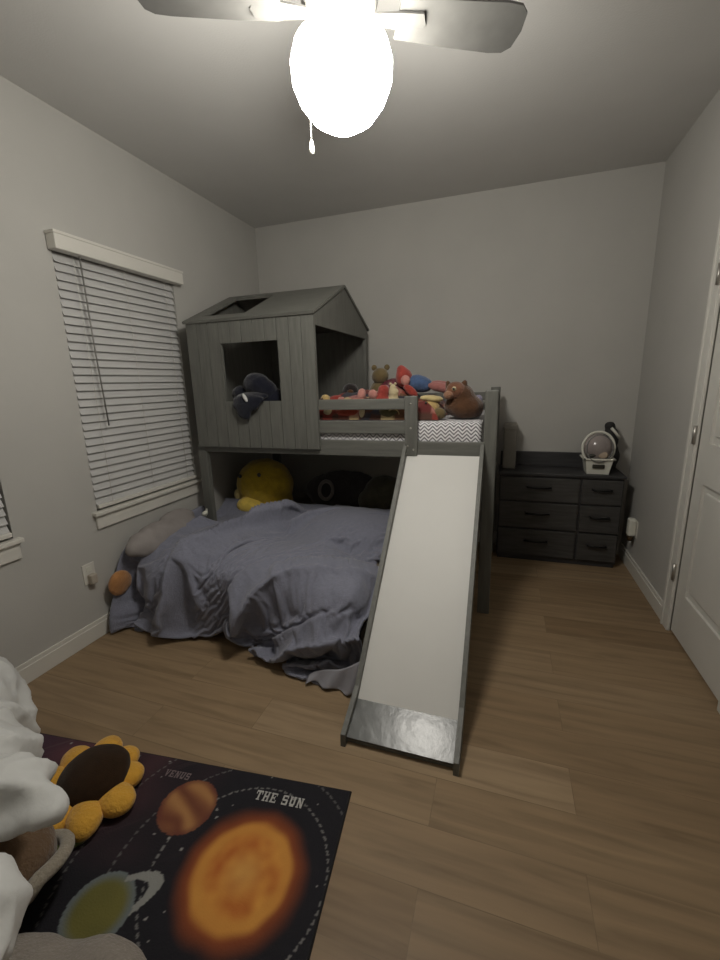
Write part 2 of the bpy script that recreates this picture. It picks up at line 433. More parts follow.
obj('roof_panel', slope(Y0-.036, EZ-.012, RY, RZ-.006, (.255, .575, .15, .88)), M_greyx, bed)
obj('roof_panel', slope(Y1+.010, EZ-.005, RY, RZ-.006), M_greyx, bed)
# slide
sl0, sl1 = 1.608, 2.062
TOP, KNK, END = V((0, Y0-.005, .968)), V((0, 1.435, .09)), V((0, 1.29, .032))
def ribbon(pts, x0, x1, th):
    b = BM(); up = []
    for i, p in enumerate(pts):
        q = pts[max(i-1, 0)]; r = pts[min(i+1, len(pts)-1)]; t = (r-q).normalized()
        up.append(V((0, t.z, -t.y)) if t.y > 0 else V((0, -t.z, t.y)))
    for i in range(len(pts)):
        if up[i].z < 0: up[i] = -up[i]
    out = [p for p in pts] + [p - u*th for p, u in zip(pts[::-1], up[::-1])]
    prism(b, [V((x0, p.y, p.z)) for p in out], (x1-x0, 0, 0)); return b
sl = obj('slide', ribbon([TOP, KNK], sl0+.02, sl1-.02, .012), M_slide, bed)
obj('landing_plate', ribbon([KNK, END], sl0+.02, sl1-.02, .016), M_plate, sl)
for x0 in (sl0, sl1-.02):
    b = BM()
    prism(b, [(x0, Y0-.004, 1.035), (x0, 1.455, .135), (x0, 1.275, .052), (x0, 1.272, .0), (x0, 1.42, .0), (x0, Y0-.004, .875)], (.02, 0, 0))
    obj('side_board', b, M_grey, sl)
b = BM(); box(b, sl0+.02, sl1-.02, 1.30, 1.318, .001, .024, .001); obj('foot_bar', b, M_grey, sl)
# slide is fixed on the rail between the guard post and the end post
# upper mattress
t = thing('mattress', 'upper mattress with white and grey zigzag sheet on the loft bed', 'mattress', (1.1, 2.94, .965))
b = BM(); box(b, .215, 2.045, Y0+.023, Y1-.045, .964, 1.16, .022); obj('fitted_sheet', b, M_zig, t, smooth=True)

# ------------------------------------------------------------------ lower bed
t = thing('platform_bed', 'low dark bed base under the blue-grey quilt', 'bed', (.88, 2.6, 0))
b = BM(); box(b, .24, 1.52, 1.80, 3.58, .09, .15, .005); obj('platform', b, M_black, t)
for x in (.28, 1.42):
    for y in (1.84, 2.6, 3.48):
        b = BM(); box(b, x, x+.05, y, y+.05, 0, .09, .003); obj('leg', b, M_black, t)
b = BM(); box(b, .215, 1.525, 1.74, 3.58, .151, .385, .045); tag(obj('mattress', b, M_matt, smooth=True), 'tan lower mattress mostly covered by the blue-grey quilt', 'mattress')

# the quilt is let fall over the low bed as cloth, gathered along a few diagonal lines first
GATHERS = [   # plan points of each line, height and width of the gathered ridge
    ([(.96, 2.70), (.80, 2.45), (.68, 2.24), (.60, 2.04), (.52, 1.86), (.45, 1.66), (.40, 1.36), (.38, 1.0)], .19, .036),
    ([(1.62, 2.05), (1.45, 2.02), (1.28, 1.97), (1.08, 1.88), (.94, 1.74), (.86, 1.56), (.84, 1.30), (.84, 1.0)], .21, .036),
    ([(1.62, 1.93), (1.50, 1.88), (1.30, 1.81), (1.17, 1.70), (1.10, 1.55), (1.06, 1.35), (1.05, 1.0)], .16, .034),
    ([(1.46, 1.72), (1.38, 1.58), (1.33, 1.40), (1.32, 1.0)], .10, .034),
    ([(.10, 2.5), (.10, 2.0), (.09, 1.0)], .15, .035),
    ([(.32, 2.2), (.28, 1.9), (.25, 1.6), (.23, 1.0)], .12, .04),
    ([(1.14, 2.72), (1.0, 2.50), (.88, 2.34)], .10, .04),
    ([(1.60, 2.30), (1.40, 2.26), (1.20, 2.20)], .08, .04)]
def nearest(p, pts):
    best, sd, dr = 9, 1, None
    for a, c in zip(pts, pts[1:]):
        a, c = V(a), V(c); ab = c-a
        t_ = max(0, min(1, (p-a).dot(ab)/ab.length_squared)); d = (p-a-ab*t_).length
        if d < best: best, sd, dr = d, (1 if ab.x*(p.y-a.y)-ab.y*(p.x-a.x) > 0 else -1), ab.normalized()
    return best, sd, dr
def obstacle(kind, a, c, bev=0):
    b = BM()
    if kind == 'box':
        bmesh.ops.create_cube(b, size=1)
        for v in b.verts: v.co = V([(p+q_)/2+w*(q_-p) for p, q_, w in zip(a, c, v.co)])
        if bev: bmesh.ops.bevel(b, geom=list(b.edges), offset=bev, segments=3, profile=.5, affect='EDGES')
    else:
        bmesh.ops.create_uvsphere(b, u_segments=24, v_segments=16, radius=1)
        for v in b.verts: v.co = V([p+q_*w for p, q_, w in zip(a, c, v.co)])
    bmesh.ops.triangulate(b, faces=b.faces)
    me = bpy.data.meshes.new('obstacle'); b.to_mesh(me); b.free()
    o = bpy.data.objects.new('obstacle', me); COL.objects.link(o)
    o.modifiers.new('collision', 'COLLISION'); o.collision.thickness_outer = .006; o.collision.cloth_friction = 30
    return o
def drape(frames=34, step=.015):
    tmp = [obstacle('box', (.215, 1.74, .05), (1.525, 3.4, .385), .05), obstacle('box', (-.3, .6, -.1), (.02, 3.6, .5)),
           obstacle('box', (1.59, .8, -.1), (1.9, 2.40, 1.2)), obstacle('box', (-.5, .5, -.3), (2, 3.6, -.002)),
           obstacle('box', (.0, 1.84, .05), (.21, 2.4, .42), .04), obstacle('ball', (1.20, 2.55, .38), (.36, .34, .15)),
           obstacle('ball', (.50, 2.15, .37), (.36, .42, .11)), obstacle('ball', (.95, 1.98, .37), (.50, .26, .09))]
    x0, x1, y0, y1 = .040, 1.565, 1.30, 2.80
    nx, ny = int((x1-x0)/step), int((y1-y0)/step)
    b = BM(); rows = []
    for j in range(ny+1):
        row = []
        for i in range(nx+1):
            u = x0+(x1-x0)*i/nx
            yy = y0 + .15*max(0, min(1, (u-.75)/.7)) - .085*max(0, 1-u/.75) + .10*max(0, 1-u/.14)
            v = yy+(y1-yy)*j/ny
            p = V((u, v)); z = .50; sh = V((0, 0))
            for pts, A, w in GATHERS:
                best, sd, dr = nearest(p, pts)
                g = math.exp(-(best/w)**2) * max(0, min(1, (2.70-v)/.25))
                z += A*g; sh -= V((-dr.y, dr.x))*(A*.30*g)
            z += .012*noise.noise(V((u*5, v*5, 1))) + .006*noise.noise(V((u*14, v*14, 4)))
            row.append(b.verts.new((min(max(u+sh.x, .038), 1.572), v+sh.y, z)))
        rows.append(row)
    for a, c in zip(rows, rows[1:]):
        for i in range(nx): b.faces.new((a[i], a[i+1], c[i+1], c[i]))
    me = bpy.data.meshes.new('cloth'); b.to_mesh(me); b.free()
    o = bpy.data.objects.new('cloth', me); COL.objects.link(o)
    vg = o.vertex_groups.new(name='pin'); vg.add([k for k in range((nx+1)*(ny+1)) if k//(nx+1) >= ny-1], 1.0, 'REPLACE')
    m = o.modifiers.new('cloth', 'CLOTH'); s = m.settings; s.vertex_group_mass = 'pin'
    s.quality = 6; s.mass = .35; s.air_damping = 3.0
    s.tension_stiffness = s.compression_stiffness = 18; s.shear_stiffness = 6; s.bending_stiffness = .35
    s.tension_damping = s.compression_damping = 8; s.bending_damping = 1.0
    cs = m.collision_settings; cs.collision_quality = 3; cs.distance_min = .008
    cs.use_self_collision = True; cs.self_distance_min = .007; cs.self_friction = 4
    m.point_cache.frame_start = 1; m.point_cache.frame_end = frames+5
    for fr_ in range(1, frames+1): scene.frame_set(fr_)
    out = bpy.data.meshes.new_from_object(o.evaluated_get(bpy.context.evaluated_depsgraph_get()))
    for q_ in tmp+[o]: bpy.data.objects.remove(q_)
    scene.frame_set(1)
    r = BM(); r.from_mesh(out); bpy.data.meshes.remove(out)
    return r
CREASES = [([(.92, 2.66), (.70, 2.30), (.64, 2.06), (.56, 1.92), (.47, 1.78), (.40, 1.66)], .040, .050),
    ([(1.62, 2.10), (1.45, 2.03), (1.28, 1.96), (1.12, 1.87), (1.0, 1.76)], .030, .05),
    ([(1.62, 1.97), (1.48, 1.90), (1.32, 1.82), (1.22, 1.76)], .022, .045)]
def quilt():
    b = drape()
    bmesh.ops.subdivide_edges(b, edges=b.edges, cuts=1, use_grid_fill=True)
    bmesh.ops.smooth_vert(b, verts=b.verts, factor=.5, use_axis_x=True, use_axis_y=True, use_axis_z=True)
    b.normal_update()
    for v in b.verts:
        nrm = v.normal if v.normal.z > 0 else -v.normal
        top = max(0, min(1, (v.co.z-.28)/.12))*max(0, nrm.z)
        if not top: continue
        p = V((v.co.x, v.co.y)); h = 0; sh = V((0, 0))
        for pts, A, w in CREASES:
            best, sd, dr = nearest(p, pts)
            x = best*sd
            ends = min(1, min((p-V(pts[0])).length, (p-V(pts[-1])).length)/.16)
            k_ = math.exp(-x/(w*2.2)) if x >= 0 else math.exp(-(x/(w*.32))**2)
            h += A*ends*(k_ - .5*math.exp(-((x+w*.5)/(w*.45))**2))
            sh -= V((-dr.y, dr.x))*(A*.8*ends*math.exp(-((x-.3*w)/(.6*w))**2))
        v.co += nrm*h*top + V((sh.x, sh.y, 0))*top
        v.co.x = max(.022, min(1.585, v.co.x))
    return b
q = obj('quilt', quilt(), M_comf, smooth=True)
md = q.modifiers.new('thick', 'SOLIDIFY'); md.thickness = .012; md.offset = -1
tag(q, 'rumpled blue-grey quilt spread over the low bed and trailing on the floor', 'quilt')
# pale sheet hanging out under the front corner by the slide
b = BM(); rows = []
for j in range(13):
    row = []
    for i in range(21):
        u, v = i/20, j/12
        x = 1.33+.265*u; z = .012+(.02+.13*u)*(1-v)+.008*math.sin(u*16)*v
        y = 1.578 - .03*v - .014*math.sin(u*15+2*v)*v - .01*u
        row.append(b.verts.new((x, y, max(.008, z + .01*math.sin(u*7)))))
    rows.append(row)
for a, c in zip(rows, rows[1:]):
    for i in range(20): b.faces.new((a[i], a[i+1], c[i+1], c[i]))
o = obj('bed_sheet', b, M_sheet, smooth=True); md = o.modifiers.new('thick', 'SOLIDIFY'); md.thickness = .004
tag(o, 'pale grey sheet corner hanging out from the quilt beside the slide foot', 'sheet')
o = soft('pillow', [((.145, 2.02, .47), (.085, .30, .105), (0, -.5, -.05)), ((.11, 2.16, .50), (.06, .18, .09), (0, -.3, 0))], M_pillow, amp=.014, freq=9)
tag(o, 'taupe pillow on the low bed leaning on the window wall', 'pillow')
o = soft('cushion', [((.072, 1.70, .285), (.036, .075, .085), (.5, .2, 0))], fur('orange_plush', (.42, .20, .075)), amp=.006, flat=.002)
tag(o, 'orange cushion wedged between the low bed and the window wall', 'cushion')
o = soft('tissue', [((.205, 2.33, .525), (.018, .02, .022), (.3, .2, 0)), ((.215, 2.335, .545), (.008, .01, .022), (.2, .4, 0))], M_white, voxel=.005, amp=.006, freq=50, smooth=1)
tag(o, 'crumpled white tissue on the quilt by the left bed post', 'tissue')

# plush toys and cushion at the back of the low bed
t = thing('plush_toy', 'big round yellow plush toy sitting in the shade under the cabin', 'plush toy', (.34, 2.92, .386))
yel = fur('yellow_plush', (.50, .34, .03))
soft('body', [((.34, 2.92, .60), (.235, .20, .215), (0, 0, 0)), ((.36, 2.92, .47), (.21, .17, .10), (0, 0, 0))], yel, t, flat=.388, voxel=.015)
soft('muzzle', [((.30, 2.755, .47), (.12, .06, .075), (0, 0, .2))], fur('pale_yellow_plush', (.72, .52, .10)), t, amp=.003)
ball('eye', (.40, 2.745, .72), (.016, .01, .016), M_dark, t); ball('eye', (.22, 2.755, .70), (.016, .01, .016), M_dark, t)
soft('wing', [((.145, 2.82, .53), (.035, .05, .05), (0, 0, .6))], fur('cream_plush', (.72, .60, .28)), t, amp=.003)
for x in (.50, .58): soft('foot', [((x, 2.74, .425), (.055, .07, .035), (0, 0, -.3))], fur('rust_plush', (.30, .10, .03)), t, amp=.003, flat=.388)
t = thing('cushion', 'dark grey cushion with a pale ring print behind the quilt', 'cushion', (.98, 3.05, .386))
soft('cover', [((.98, 3.05, .55), (.34, .085, .165), (-.25, 0, .05)), ((.98, 3.06, .53), (.30, .10, .14), (-.25, 0, .05))], fur('charcoal_plush', (.045, .04, .04)), t, amp=.008, flat=.388, voxel=.015)
b = BM()
Rm = Matrix.Translation((.87, 2.945, .575)) @ Matrix.Rotation(-.25, 4, 'X') @ Matrix.Rotation(.05, 4, 'Z')
tube(b, [Rm @ V((.055*math.cos(a), -.012, .07*math.sin(a))) for a in (2*PI*k/28 for k in range(29))], .014, 8); obj('ring_print', b, fur('grey_print', (.17, .15, .14)), t)
o = soft('plush_toy', [((1.33, 3.02, .56), (.17, .11, .14), (0, .2, .3)), ((1.25, 2.98, .50), (.13, .10, .11), (0, 0, 0))], fur('dark_olive_plush', (.075, .07, .05)), amp=.01, flat=.388, voxel=.015)
tag(o, 'dark olive plush toy deep under the loft beside the slide', 'plush toy')

# ------------------------------------------------------------------ toys heaped on the loft
MZ = 1.162
def blanket():
    b = BM(); nx, ny = 130, 110; x0, x1, y0, y1 = .72, 1.80, Y0+.055, 3.36
    cl = b.verts.layers.float_color.new('print')
    pal = [(.19, .030, .02), (.11, .018, .016), (.24, .05, .032), (.42, .32, .17), (.07, .03, .02), (.34, .14, .11), (.03, .03, .04), (.12, .055, .025)]
    rows = []
    for j in range(ny+1):
        row = []
        for i in range(nx+1):
            x = x0+(x1-x0)*i/nx; y = y0+(y1-y0)*j/ny
            edge = min(i, nx-i, j*1.6, ny-j)/12; edge = max(0, min(1, edge))
            h = .085 + .055*noise.noise(V((x*4.5, y*4.5, 2))) + .03*noise.noise(V((x*10, y*9, 5))) + .075*math.exp(-((x-1.35)/.4)**2-((y-2.7)/.22)**2)
            z = MZ + .004 + max(.0, h)*edge**.6
            v = b.verts.new((x + .01*noise.noise(V((x*8, y*8, 1))), y + .012*noise.noise(V((x*8, y*8, 8)))*edge, z))
            p = V((x*13, y*13, z*10)); p += V((noise.noise(p*.5), noise.noise(p*.5+V((5, 5, 5))), 0))*.6
            c = noise.cell(p); c = abs(c) % 1
            col = pal[int(c*7.999)]
            v[cl] = (*col, 1)
            row.append(v)
        rows.append(row)
    for a, c in zip(rows, rows[1:]):
        for i in range(nx): b.faces.new((a[i], a[i+1], c[i+1], c[i]))
    return b
o = obj('blanket', blanket(), mat('printed_fleece', (1, 1, 1), .95, attr='print', bump=.3, bscale=90, sheen=.1), smooth=True)
tag(o, 'crumpled red and brown printed fleece blanket under the toys on the loft', 'blanket')

G = 'plush toys heaped on the loft'
def toy(label, loc, cat='plush toy', name='plush_toy'): return thing(name, label, cat, loc, G)
red = fur('red_plush', (.28, .045, .035)); pink = fur('pink_plush', (.44, .20, .17)); blue = fur('blue_plush', (.06, .10, .20))
cream = fur('cream_toy_plush', (.50, .42, .26)); brown = fur('brown_plush', (.085, .040, .020)); tan = fur('tan_plush', (.44, .31, .13))
olive = fur('olive_plush', (.13, .095, .045)); rose = fur('rose_plush', (.30, .12, .11)); navy = fur('navy_plush', (.010, .011, .019)); black = fur('black_plush', (.018, .014, .014))
maroon = mat('maroon_sequins', (.12, .02, .035), .25, .5, 60, bump=.8, bscale=160, spec=.8)
# doll lying along the heap
t = toy('plush doll with red head and blue trunk lying on top of the heap', (1.62, 2.72, 1.28))
soft('head', [((1.545, 2.70, 1.41), (.055, .055, .06), (0, 0, 0)), ((1.53, 2.69, 1.46), (.03, .03, .03), (0, .4, 0))], red, t, amp=.004)
soft('trunk', [((1.645, 2.71, 1.372), (.085, .06, .055), (0, .25, 0))], blue, t, amp=.004)
for dy, dz in ((-.03, 0), (.04, .008)): soft('leg', [((1.79, 2.71+dy, 1.345+dz), (.10, .032, .032), (0, .2, 0)), ((1.875, 2.71+dy, 1.32+dz), (.03, .035, .04), (0, 0, 0))], rose, t, amp=.004)
soft('arm', [((1.60, 2.645, 1.33), (.065, .025, .028), (0, .7, 0))], red, t, amp=.003)
soft('face', [((1.565, 2.655, 1.395), (.032, .018, .034), (0, 0, 0))], pink, t, amp=.002, voxel=.007)
# brown plush dog
t = toy('brown plush dog at the end of the loft mattress by the corner post', (1.92, 2.60, MZ))
soft('body', [((1.93, 2.60, 1.235), (.115, .10, .075), (0, 0, 0)), ((1.98, 2.62, 1.22), (.06, .08, .058), (0, 0, 0)), ((1.905, 2.59, 1.30), (.08, .075, .07), (0, 0, 0))], brown, t, amp=.008, flat=MZ+.001)
soft('head', [((1.885, 2.555, 1.325), (.062, .055, .055), (0, 0, .3))], fur('reddish_brown_plush', (.16, .07, .04)), t, amp=.004)
soft('muzzle', [((1.85, 2.515, 1.305), (.032, .032, .026), (0, 0, .3))], fur('light_brown_plush', (.25, .13, .08)), t, amp=.002, voxel=.007)
ball('eye', (1.882, 2.503, 1.34), .013, cream, t); ball('pupil', (1.880, 2.492, 1.34), .007, M_dark, t)
for x in (1.845, 1.925): soft('ear', [((x, 2.57, 1.345), (.022, .02, .045), (0, (x-1.885)*8, 0))], brown, t, amp=.003, voxel=.007)
# tan plush lion cub
t = toy('tan plush animal with dark paw filling the gap at the slide top', (1.74, 2.56, MZ))
soft('body', [((1.735, 2.565, 1.225), (.065, .06, .062), (0, 0, 0))], tan, t, amp=.004, flat=MZ+.001)
soft('head', [((1.745, 2.555, 1.285), (.075, .045, .022), (0, .08, 0))], fur('pale_tan_plush', (.52, .41, .20)), t, amp=.003)
soft('paw', [((1.80, 2.515, 1.20), (.042, .035, .034), (0, 0, 0))], olive, t, amp=.003, flat=MZ+.001)
ball('eye', (1.72, 2.508, 1.262), .007, M_dark, t)
# olive bear at back
t = toy('olive brown plush bear at the back of the heap by the cabin', (1.33, 2.88, 1.2))
soft('body', [((1.34, 2.88, 1.30), (.09, .08, .10), (0, 0, 0))], olive, t, amp=.006)
soft('head', [((1.345, 2.86, 1.43), (.062, .055, .058), (0, 0, 0))], olive, t, amp=.004)
for x in (1.30, 1.39): ball('ear', (x, 2.87, 1.485), (.02, .012, .02), olive, t)
# black round toy in cabin doorway
t = toy('black round plush toy in the cabin doorway', (1.17, 2.74, 1.22))
soft('body', [((1.17, 2.74, 1.335), (.058, .055, .055), (0, 0, 0)), ((1.16, 2.75, 1.26), (.05, .05, .06), (0, 0, 0))], black, t, amp=.005)
ball('muzzle', (1.185, 2.69, 1.33), (.022, .014, .016), brown, t)
# red hooded toys
t = toy('red hooded plush toy with a pink nose leaning on the guard rail', (1.42, 2.58, MZ))
soft('hood', [((1.425, 2.585, 1.255), (.062, .055, .075), (0, 0, 0)), ((1.445, 2.585, 1.335), (.04, .04, .045), (0, .3, 0))], red, t, amp=.004, flat=MZ+.001)
soft('face', [((1.385, 2.545, 1.315), (.03, .022, .032), (0, -.3, 0))], pink, t, amp=.002, voxel=.007)
t = toy('pink plush pig with pointed snout beside the red hooded toy', (1.28, 2.60, MZ))
soft('body', [((1.245, 2.60, 1.255), (.10, .06, .055), (0, -.35, 0))], rose, t, amp=.004, flat=MZ+.001)
soft('snout', [((1.305, 2.565, 1.315), (.028, .026, .042), (0, .2, 0))], pink, t, amp=.002, voxel=.007)
t = toy('red plush cylinder toy lying behind the lower guard rail', (1.22, 2.50, MZ))
soft('body', [((1.235, 2.515, 1.205), (.105, .042, .042), (0, 0, 0))], fur('brick_plush', (.26, .045, .025)), t, amp=.004, flat=MZ+.001)
ball('button', (1.33, 2.50, 1.205), (.02, .034, .034), cream, t)
t = toy('cream plush puppy with a brown spot against the cabin edge', (1.10, 2.53, MZ))
soft('body', [((1.10, 2.53, 1.20), (.05, .05, .038), (0, 0, 0))], cream, t, amp=.004, flat=MZ+.001)
soft('head', [((1.075, 2.525, 1.29), (.032, .035, .034), (0, 0, 0)), ((1.10, 2.53, 1.24), (.03, .03, .03), (0, 0, 0))], tan, t, amp=.003, voxel=.008)
ball('spot', (1.066, 2.492, 1.29), (.009, .006, .01), brown, t)
ball('nose', (1.085, 2.490, 1.28), .006, M_dark, t)
t = toy('olive green plush turtle between the two guard rails by the post', (1.50, 2.52, MZ))
soft('shell', [((1.50, 2.53, 1.205), (.085, .058, .043), (0, 0, 0))], fur('moss_plush', (.10, .085, .04)), t, amp=.004, flat=MZ+.001)
b = BM(); tube(b, [(1.53+.035*math.cos(a), 2.472+.01*abs(math.cos(a)), 1.197+.033*math.sin(a)) for a in (PI*k/12 for k in range(13))], .004, 6); obj('trim_cord', b, tan, t)
t = toy('small white plush bear beside the doll', (1.49, 2.60, 1.29))
soft('body', [((1.505, 2.59, 1.325), (.034, .03, .03), (0, 0, 0)), ((1.50, 2.59, 1.355), (.022, .02, .022), (0, 0, 0)), ((1.50, 2.60, 1.27), (.04, .035, .05), (0, 0, 0))], cream, t, amp=.002, voxel=.008)
for x in (1.485, 1.517): ball('ear', (x, 2.59, 1.376), .008, cream, t)
t = toy('maroon sequined cushion glinting at the top of the heap', (1.46, 2.80, 1.22), 'cushion', 'cushion')
soft('cover', [((1.47, 2.80, 1.335), (.12, .05, .085), (-.4, .1, 0))], maroon, t, amp=.006)
b = BM(); tube(b, [(1.355, 2.74, 1.33), (1.40, 2.735, 1.30), (1.50, 2.735, 1.275)], .004, 6); obj('piping', b, black, t)
t = toy('small lavender plush beside the corner post', (2.0, 2.75, MZ))
soft('body', [((2.005, 2.75, 1.22), (.035, .05, .06), (0, 0, 0)), ((2.005, 2.72, 1.27), (.03, .03, .03), (0, 0, 0))], fur('lavender_plush', (.24, .22, .30)), t, amp=.003, flat=MZ+.001)
t = toy('crimson plush crab in the doorway of the cabin', (1.05, 2.68, 1.2))
soft('body', [((1.10, 2.66, 1.27), (.075, .05, .045), (0, 0, 0))], red, t, amp=.004)
soft('claw', [((1.155, 2.62, 1.285), (.035, .025, .018), (0, .2, 0))], pink, t, amp=.002, voxel=.007)
# dark navy toy leaning out of the cabin window
t = toy('dark navy plush bear with a white patch slumped over the cabin window sill', (.60, 2.50, MZ))
soft('body', [((.62, 2.515, 1.30), (.165, .09, .10), (0, 0, 0)), ((.47, 2.50, 1.335), (.07, .05, .055), (0, 0, 0)), ((.60, 2.55, 1.21), (.15, .09, .05), (0, 0, 0))], navy, t, amp=.008, flat=MZ+.001)
soft('head', [((.61, 2.48, 1.395), (.095, .075, .075), (0, 0, 0)), ((.66, 2.49, 1.36), (.09, .07, .07), (0, .3, 0))], navy, t, amp=.006)
soft('arm', [((.585, 2.366, 1.262), (.105, .026, .040), (0, 0, 0)), ((.57, 2.366, 1.215), (.055, .024, .040), (0, .5, 0)), ((.60, 2.38, 1.30), (.125, .035, .035), (0, 0, 0)), ((.60, 2.44, 1.32), (.12, .06, .03), (0, 0, 0))], navy, t, amp=.004)
soft('patch', [((.600, 2.345, 1.315), (.013, .012, .034), (0, -.5, 0))], M_quiltwhite, t, amp=.001, voxel=.006)

# ------------------------------------------------------------------ dresser and what stands on it
dx0, dx1, dy0, dy1, dz = 2.15, 2.985, 3.31, 3.61, .70
t = thing('dresser', 'black wooden dresser with six drawers in the far right corner', 'dresser', ((dx0+dx1)/2, (dy0+dy1)/2, 0))
b = BM(); box(b, dx0, dx1, dy0+.01, dy1, .03, dz-.02, .003); obj('carcass', b, M_black, t)
b = BM(); box(b, dx0-.008, dx1+.008, dy0-.012, dy1, dz-.022, dz, .004); obj('top_board', b, M_black, t)
b = BM(); box(b, dx0, dx1, dy1-.018, dy1, dz, dz+.115, .004); obj('back_board', b, M_black, t)
b = BM(); box(b, dx0+.01, dx1-.01, dy0+.018, dy0+.035, 0, .04, .002); box(b, dx0+.01, dx0+.03, dy0+.03, dy1, 0, .04, .002); box(b, dx1-.03, dx1-.01, dy0+.03, dy1, 0, .04, .002); obj('plinth', b, M_black, t)
M_drawer = mat('black_drawer_front', (.046, .044, .042), .5, .35, 8, (1, 9, 9), .1, 40)
for c0, c1 in ((dx0+.008, 2.704), (2.718, dx1-.008)):
    for z0, z1 in ((.485, .665), (.27, .472), (.05, .257)):
        b = BM(); box(b, c0, c1, dy0-.008, dy0+.012, z0, z1, .005); d_ = obj('drawer', b, M_drawer, t)
        xm = (c0+c1)/2; hw = .06 if c1-c0 < .4 else .08; zz = (z0+z1)/2+.02
        b = BM(); tube(b, [(xm-hw, dy0-.006, zz), (xm-hw, dy0-.03, zz), (xm, dy0-.034, zz-.004), (xm+hw, dy0-.03, zz), (xm+hw, dy0-.006, zz)], .007, 8); obj('pull', b, M_blackpull, d_)
# bin
t = thing('storage_bin', 'white plastic bin with dark slot on the black dresser', 'bin', (2.815, 3.40, dz))
def frus(b, cx, cy, z0, z1, a0, c0, a1, c1):
    lo = [(cx-a0, cy-c0, z0), (cx+a0, cy-c0, z0), (cx+a0, cy+c0, z0), (cx-a0, cy+c0, z0)]; hi = [(cx-a1, cy-c1, z1), (cx+a1, cy-c1, z1), (cx+a1, cy+c1, z1), (cx-a1, cy+c1, z1)]
    return [b.verts.new(p) for p in lo], [b.verts.new(p) for p in hi]
b = BM()
lo, hi = frus(b, 2.815, 3.40, dz+.002, dz+.112, .070, .062, .088, .078); lo2, hi2 = frus(b, 2.815, 3.40, dz+.006, dz+.112, .066, .058, .084, .074)
b.faces.new(lo[::-1]); b.faces.new(lo2)
for k in range(4):
    k2 = (k+1) % 4
    b.faces.new((lo[k], lo[k2], hi[k2], hi[k])); b.faces.new((lo2[k2], lo2[k], hi2[k], hi2[k2])); b.faces.new((hi[k], hi[k2], hi2[k2], hi2[k]))
obj('tub', b, M_white, t)
b = BM()
for x0, x1, y0, y1 in ((-.103, .103, -.090, -.074), (-.103, .103, .074, .090), (-.103, -.084, -.09, .09), (.084, .103, -.09, .09)):
    box(b, 2.815+x0, 2.815+x1, 3.40+y0, 3.40+y1, dz+.106, dz+.118, .003)
obj('rim', b, M_white, t)
b = BM(); box(b, 2.775, 2.852, 3.317, 3.333, dz+.047, dz+.075, .004, Matrix.Rotation(.14, 3, 'X')); obj('handle_slot', b, M_dark, t)
# toy dome resting in the bin
t = thing('toy_globe', 'clear round toy globe with white band sitting in the white bin', 'toy', (2.808, 3.40, dz+.02))
Rg = Euler((-.25, .15, 0)).to_matrix()
b = BM(); ell(b, (2.808, 3.39, dz+.188), (.095, .085, .100), u=36, v=24); obj('dome', b, mat('cloudy_plastic', (.30, .26, .25), .18, .3, 9, bump=.05), t)
b = BM(); tube(b, [V((2.808, 3.362, dz+.188)) + Rg @ V((.102*math.cos(a), .0, .116*math.sin(a))) for a in (2*PI*k/48 for k in range(49))], .009, 10)
obj('band', b, M_white, t)
b = BM(); tube(b, [V((2.812, 3.335, dz+.188)) + Rg @ V((.084*math.cos(a), .0, .096*math.sin(a))) for a in (2*PI*k/48 for k in range(49))], .005, 8)
obj('inner_band', b, mat('grey_plastic', (.16, .155, .15), .4), t)
o = soft('toy_block', [((2.765, 3.325, dz+.138), (.036, .012, .014), (0, -.25, 0))], M_dark, voxel=.005, amp=.001); tag(o, 'small dark toy poking out of the white bin at its left', 'toy')
o = soft('toy_ball', [((2.835, 3.318, dz+.145), (.032, .012, .028), (0, 0, 0))], mat('tan_plastic', (.42, .33, .25), .5), voxel=.005, amp=.001); tag(o, 'tan toy in front of the globe in the white bin', 'toy')
# black backpack behind the bin
t = thing('backpack', 'black backpack standing behind the white bin in the corner', 'backpack', (2.93, 3.50, dz))
soft('bag', [((2.925, 3.525, .80), (.062, .05, .10), (0, 0, 0)), ((2.915, 3.52, .94), (.055, .045, .09), (0, -.1, 0)), ((2.90, 3.52, 1.03), (.04, .035, .035), (0, -.2, 0))], mat('black_nylon', (.02, .019, .019), .7, bump=.2), t, amp=.006, flat=dz+.001)
b = BM(); tube(b, [(2.90, 3.468, 1.02), (2.93, 3.462, .985), (2.955, 3.468, .95)], .010, 8); obj('strap', b, M_white, t)
b = BM(); box(b, 2.165, 2.262, 3.42, 3.56, dz+.001, 1.045, .012)  # plain block standing in for an unidentified darker shape beside the post
box(b, 2.161, 2.266, 3.415, 3.565, 1.0, 1.05, .012); tag(obj('taupe_block', b, mat('taupe_matte', (.20, .185, .16), .8, .08, 10)), 'plain taupe block on the dresser partly behind the corner post of the loft bed', 'box')

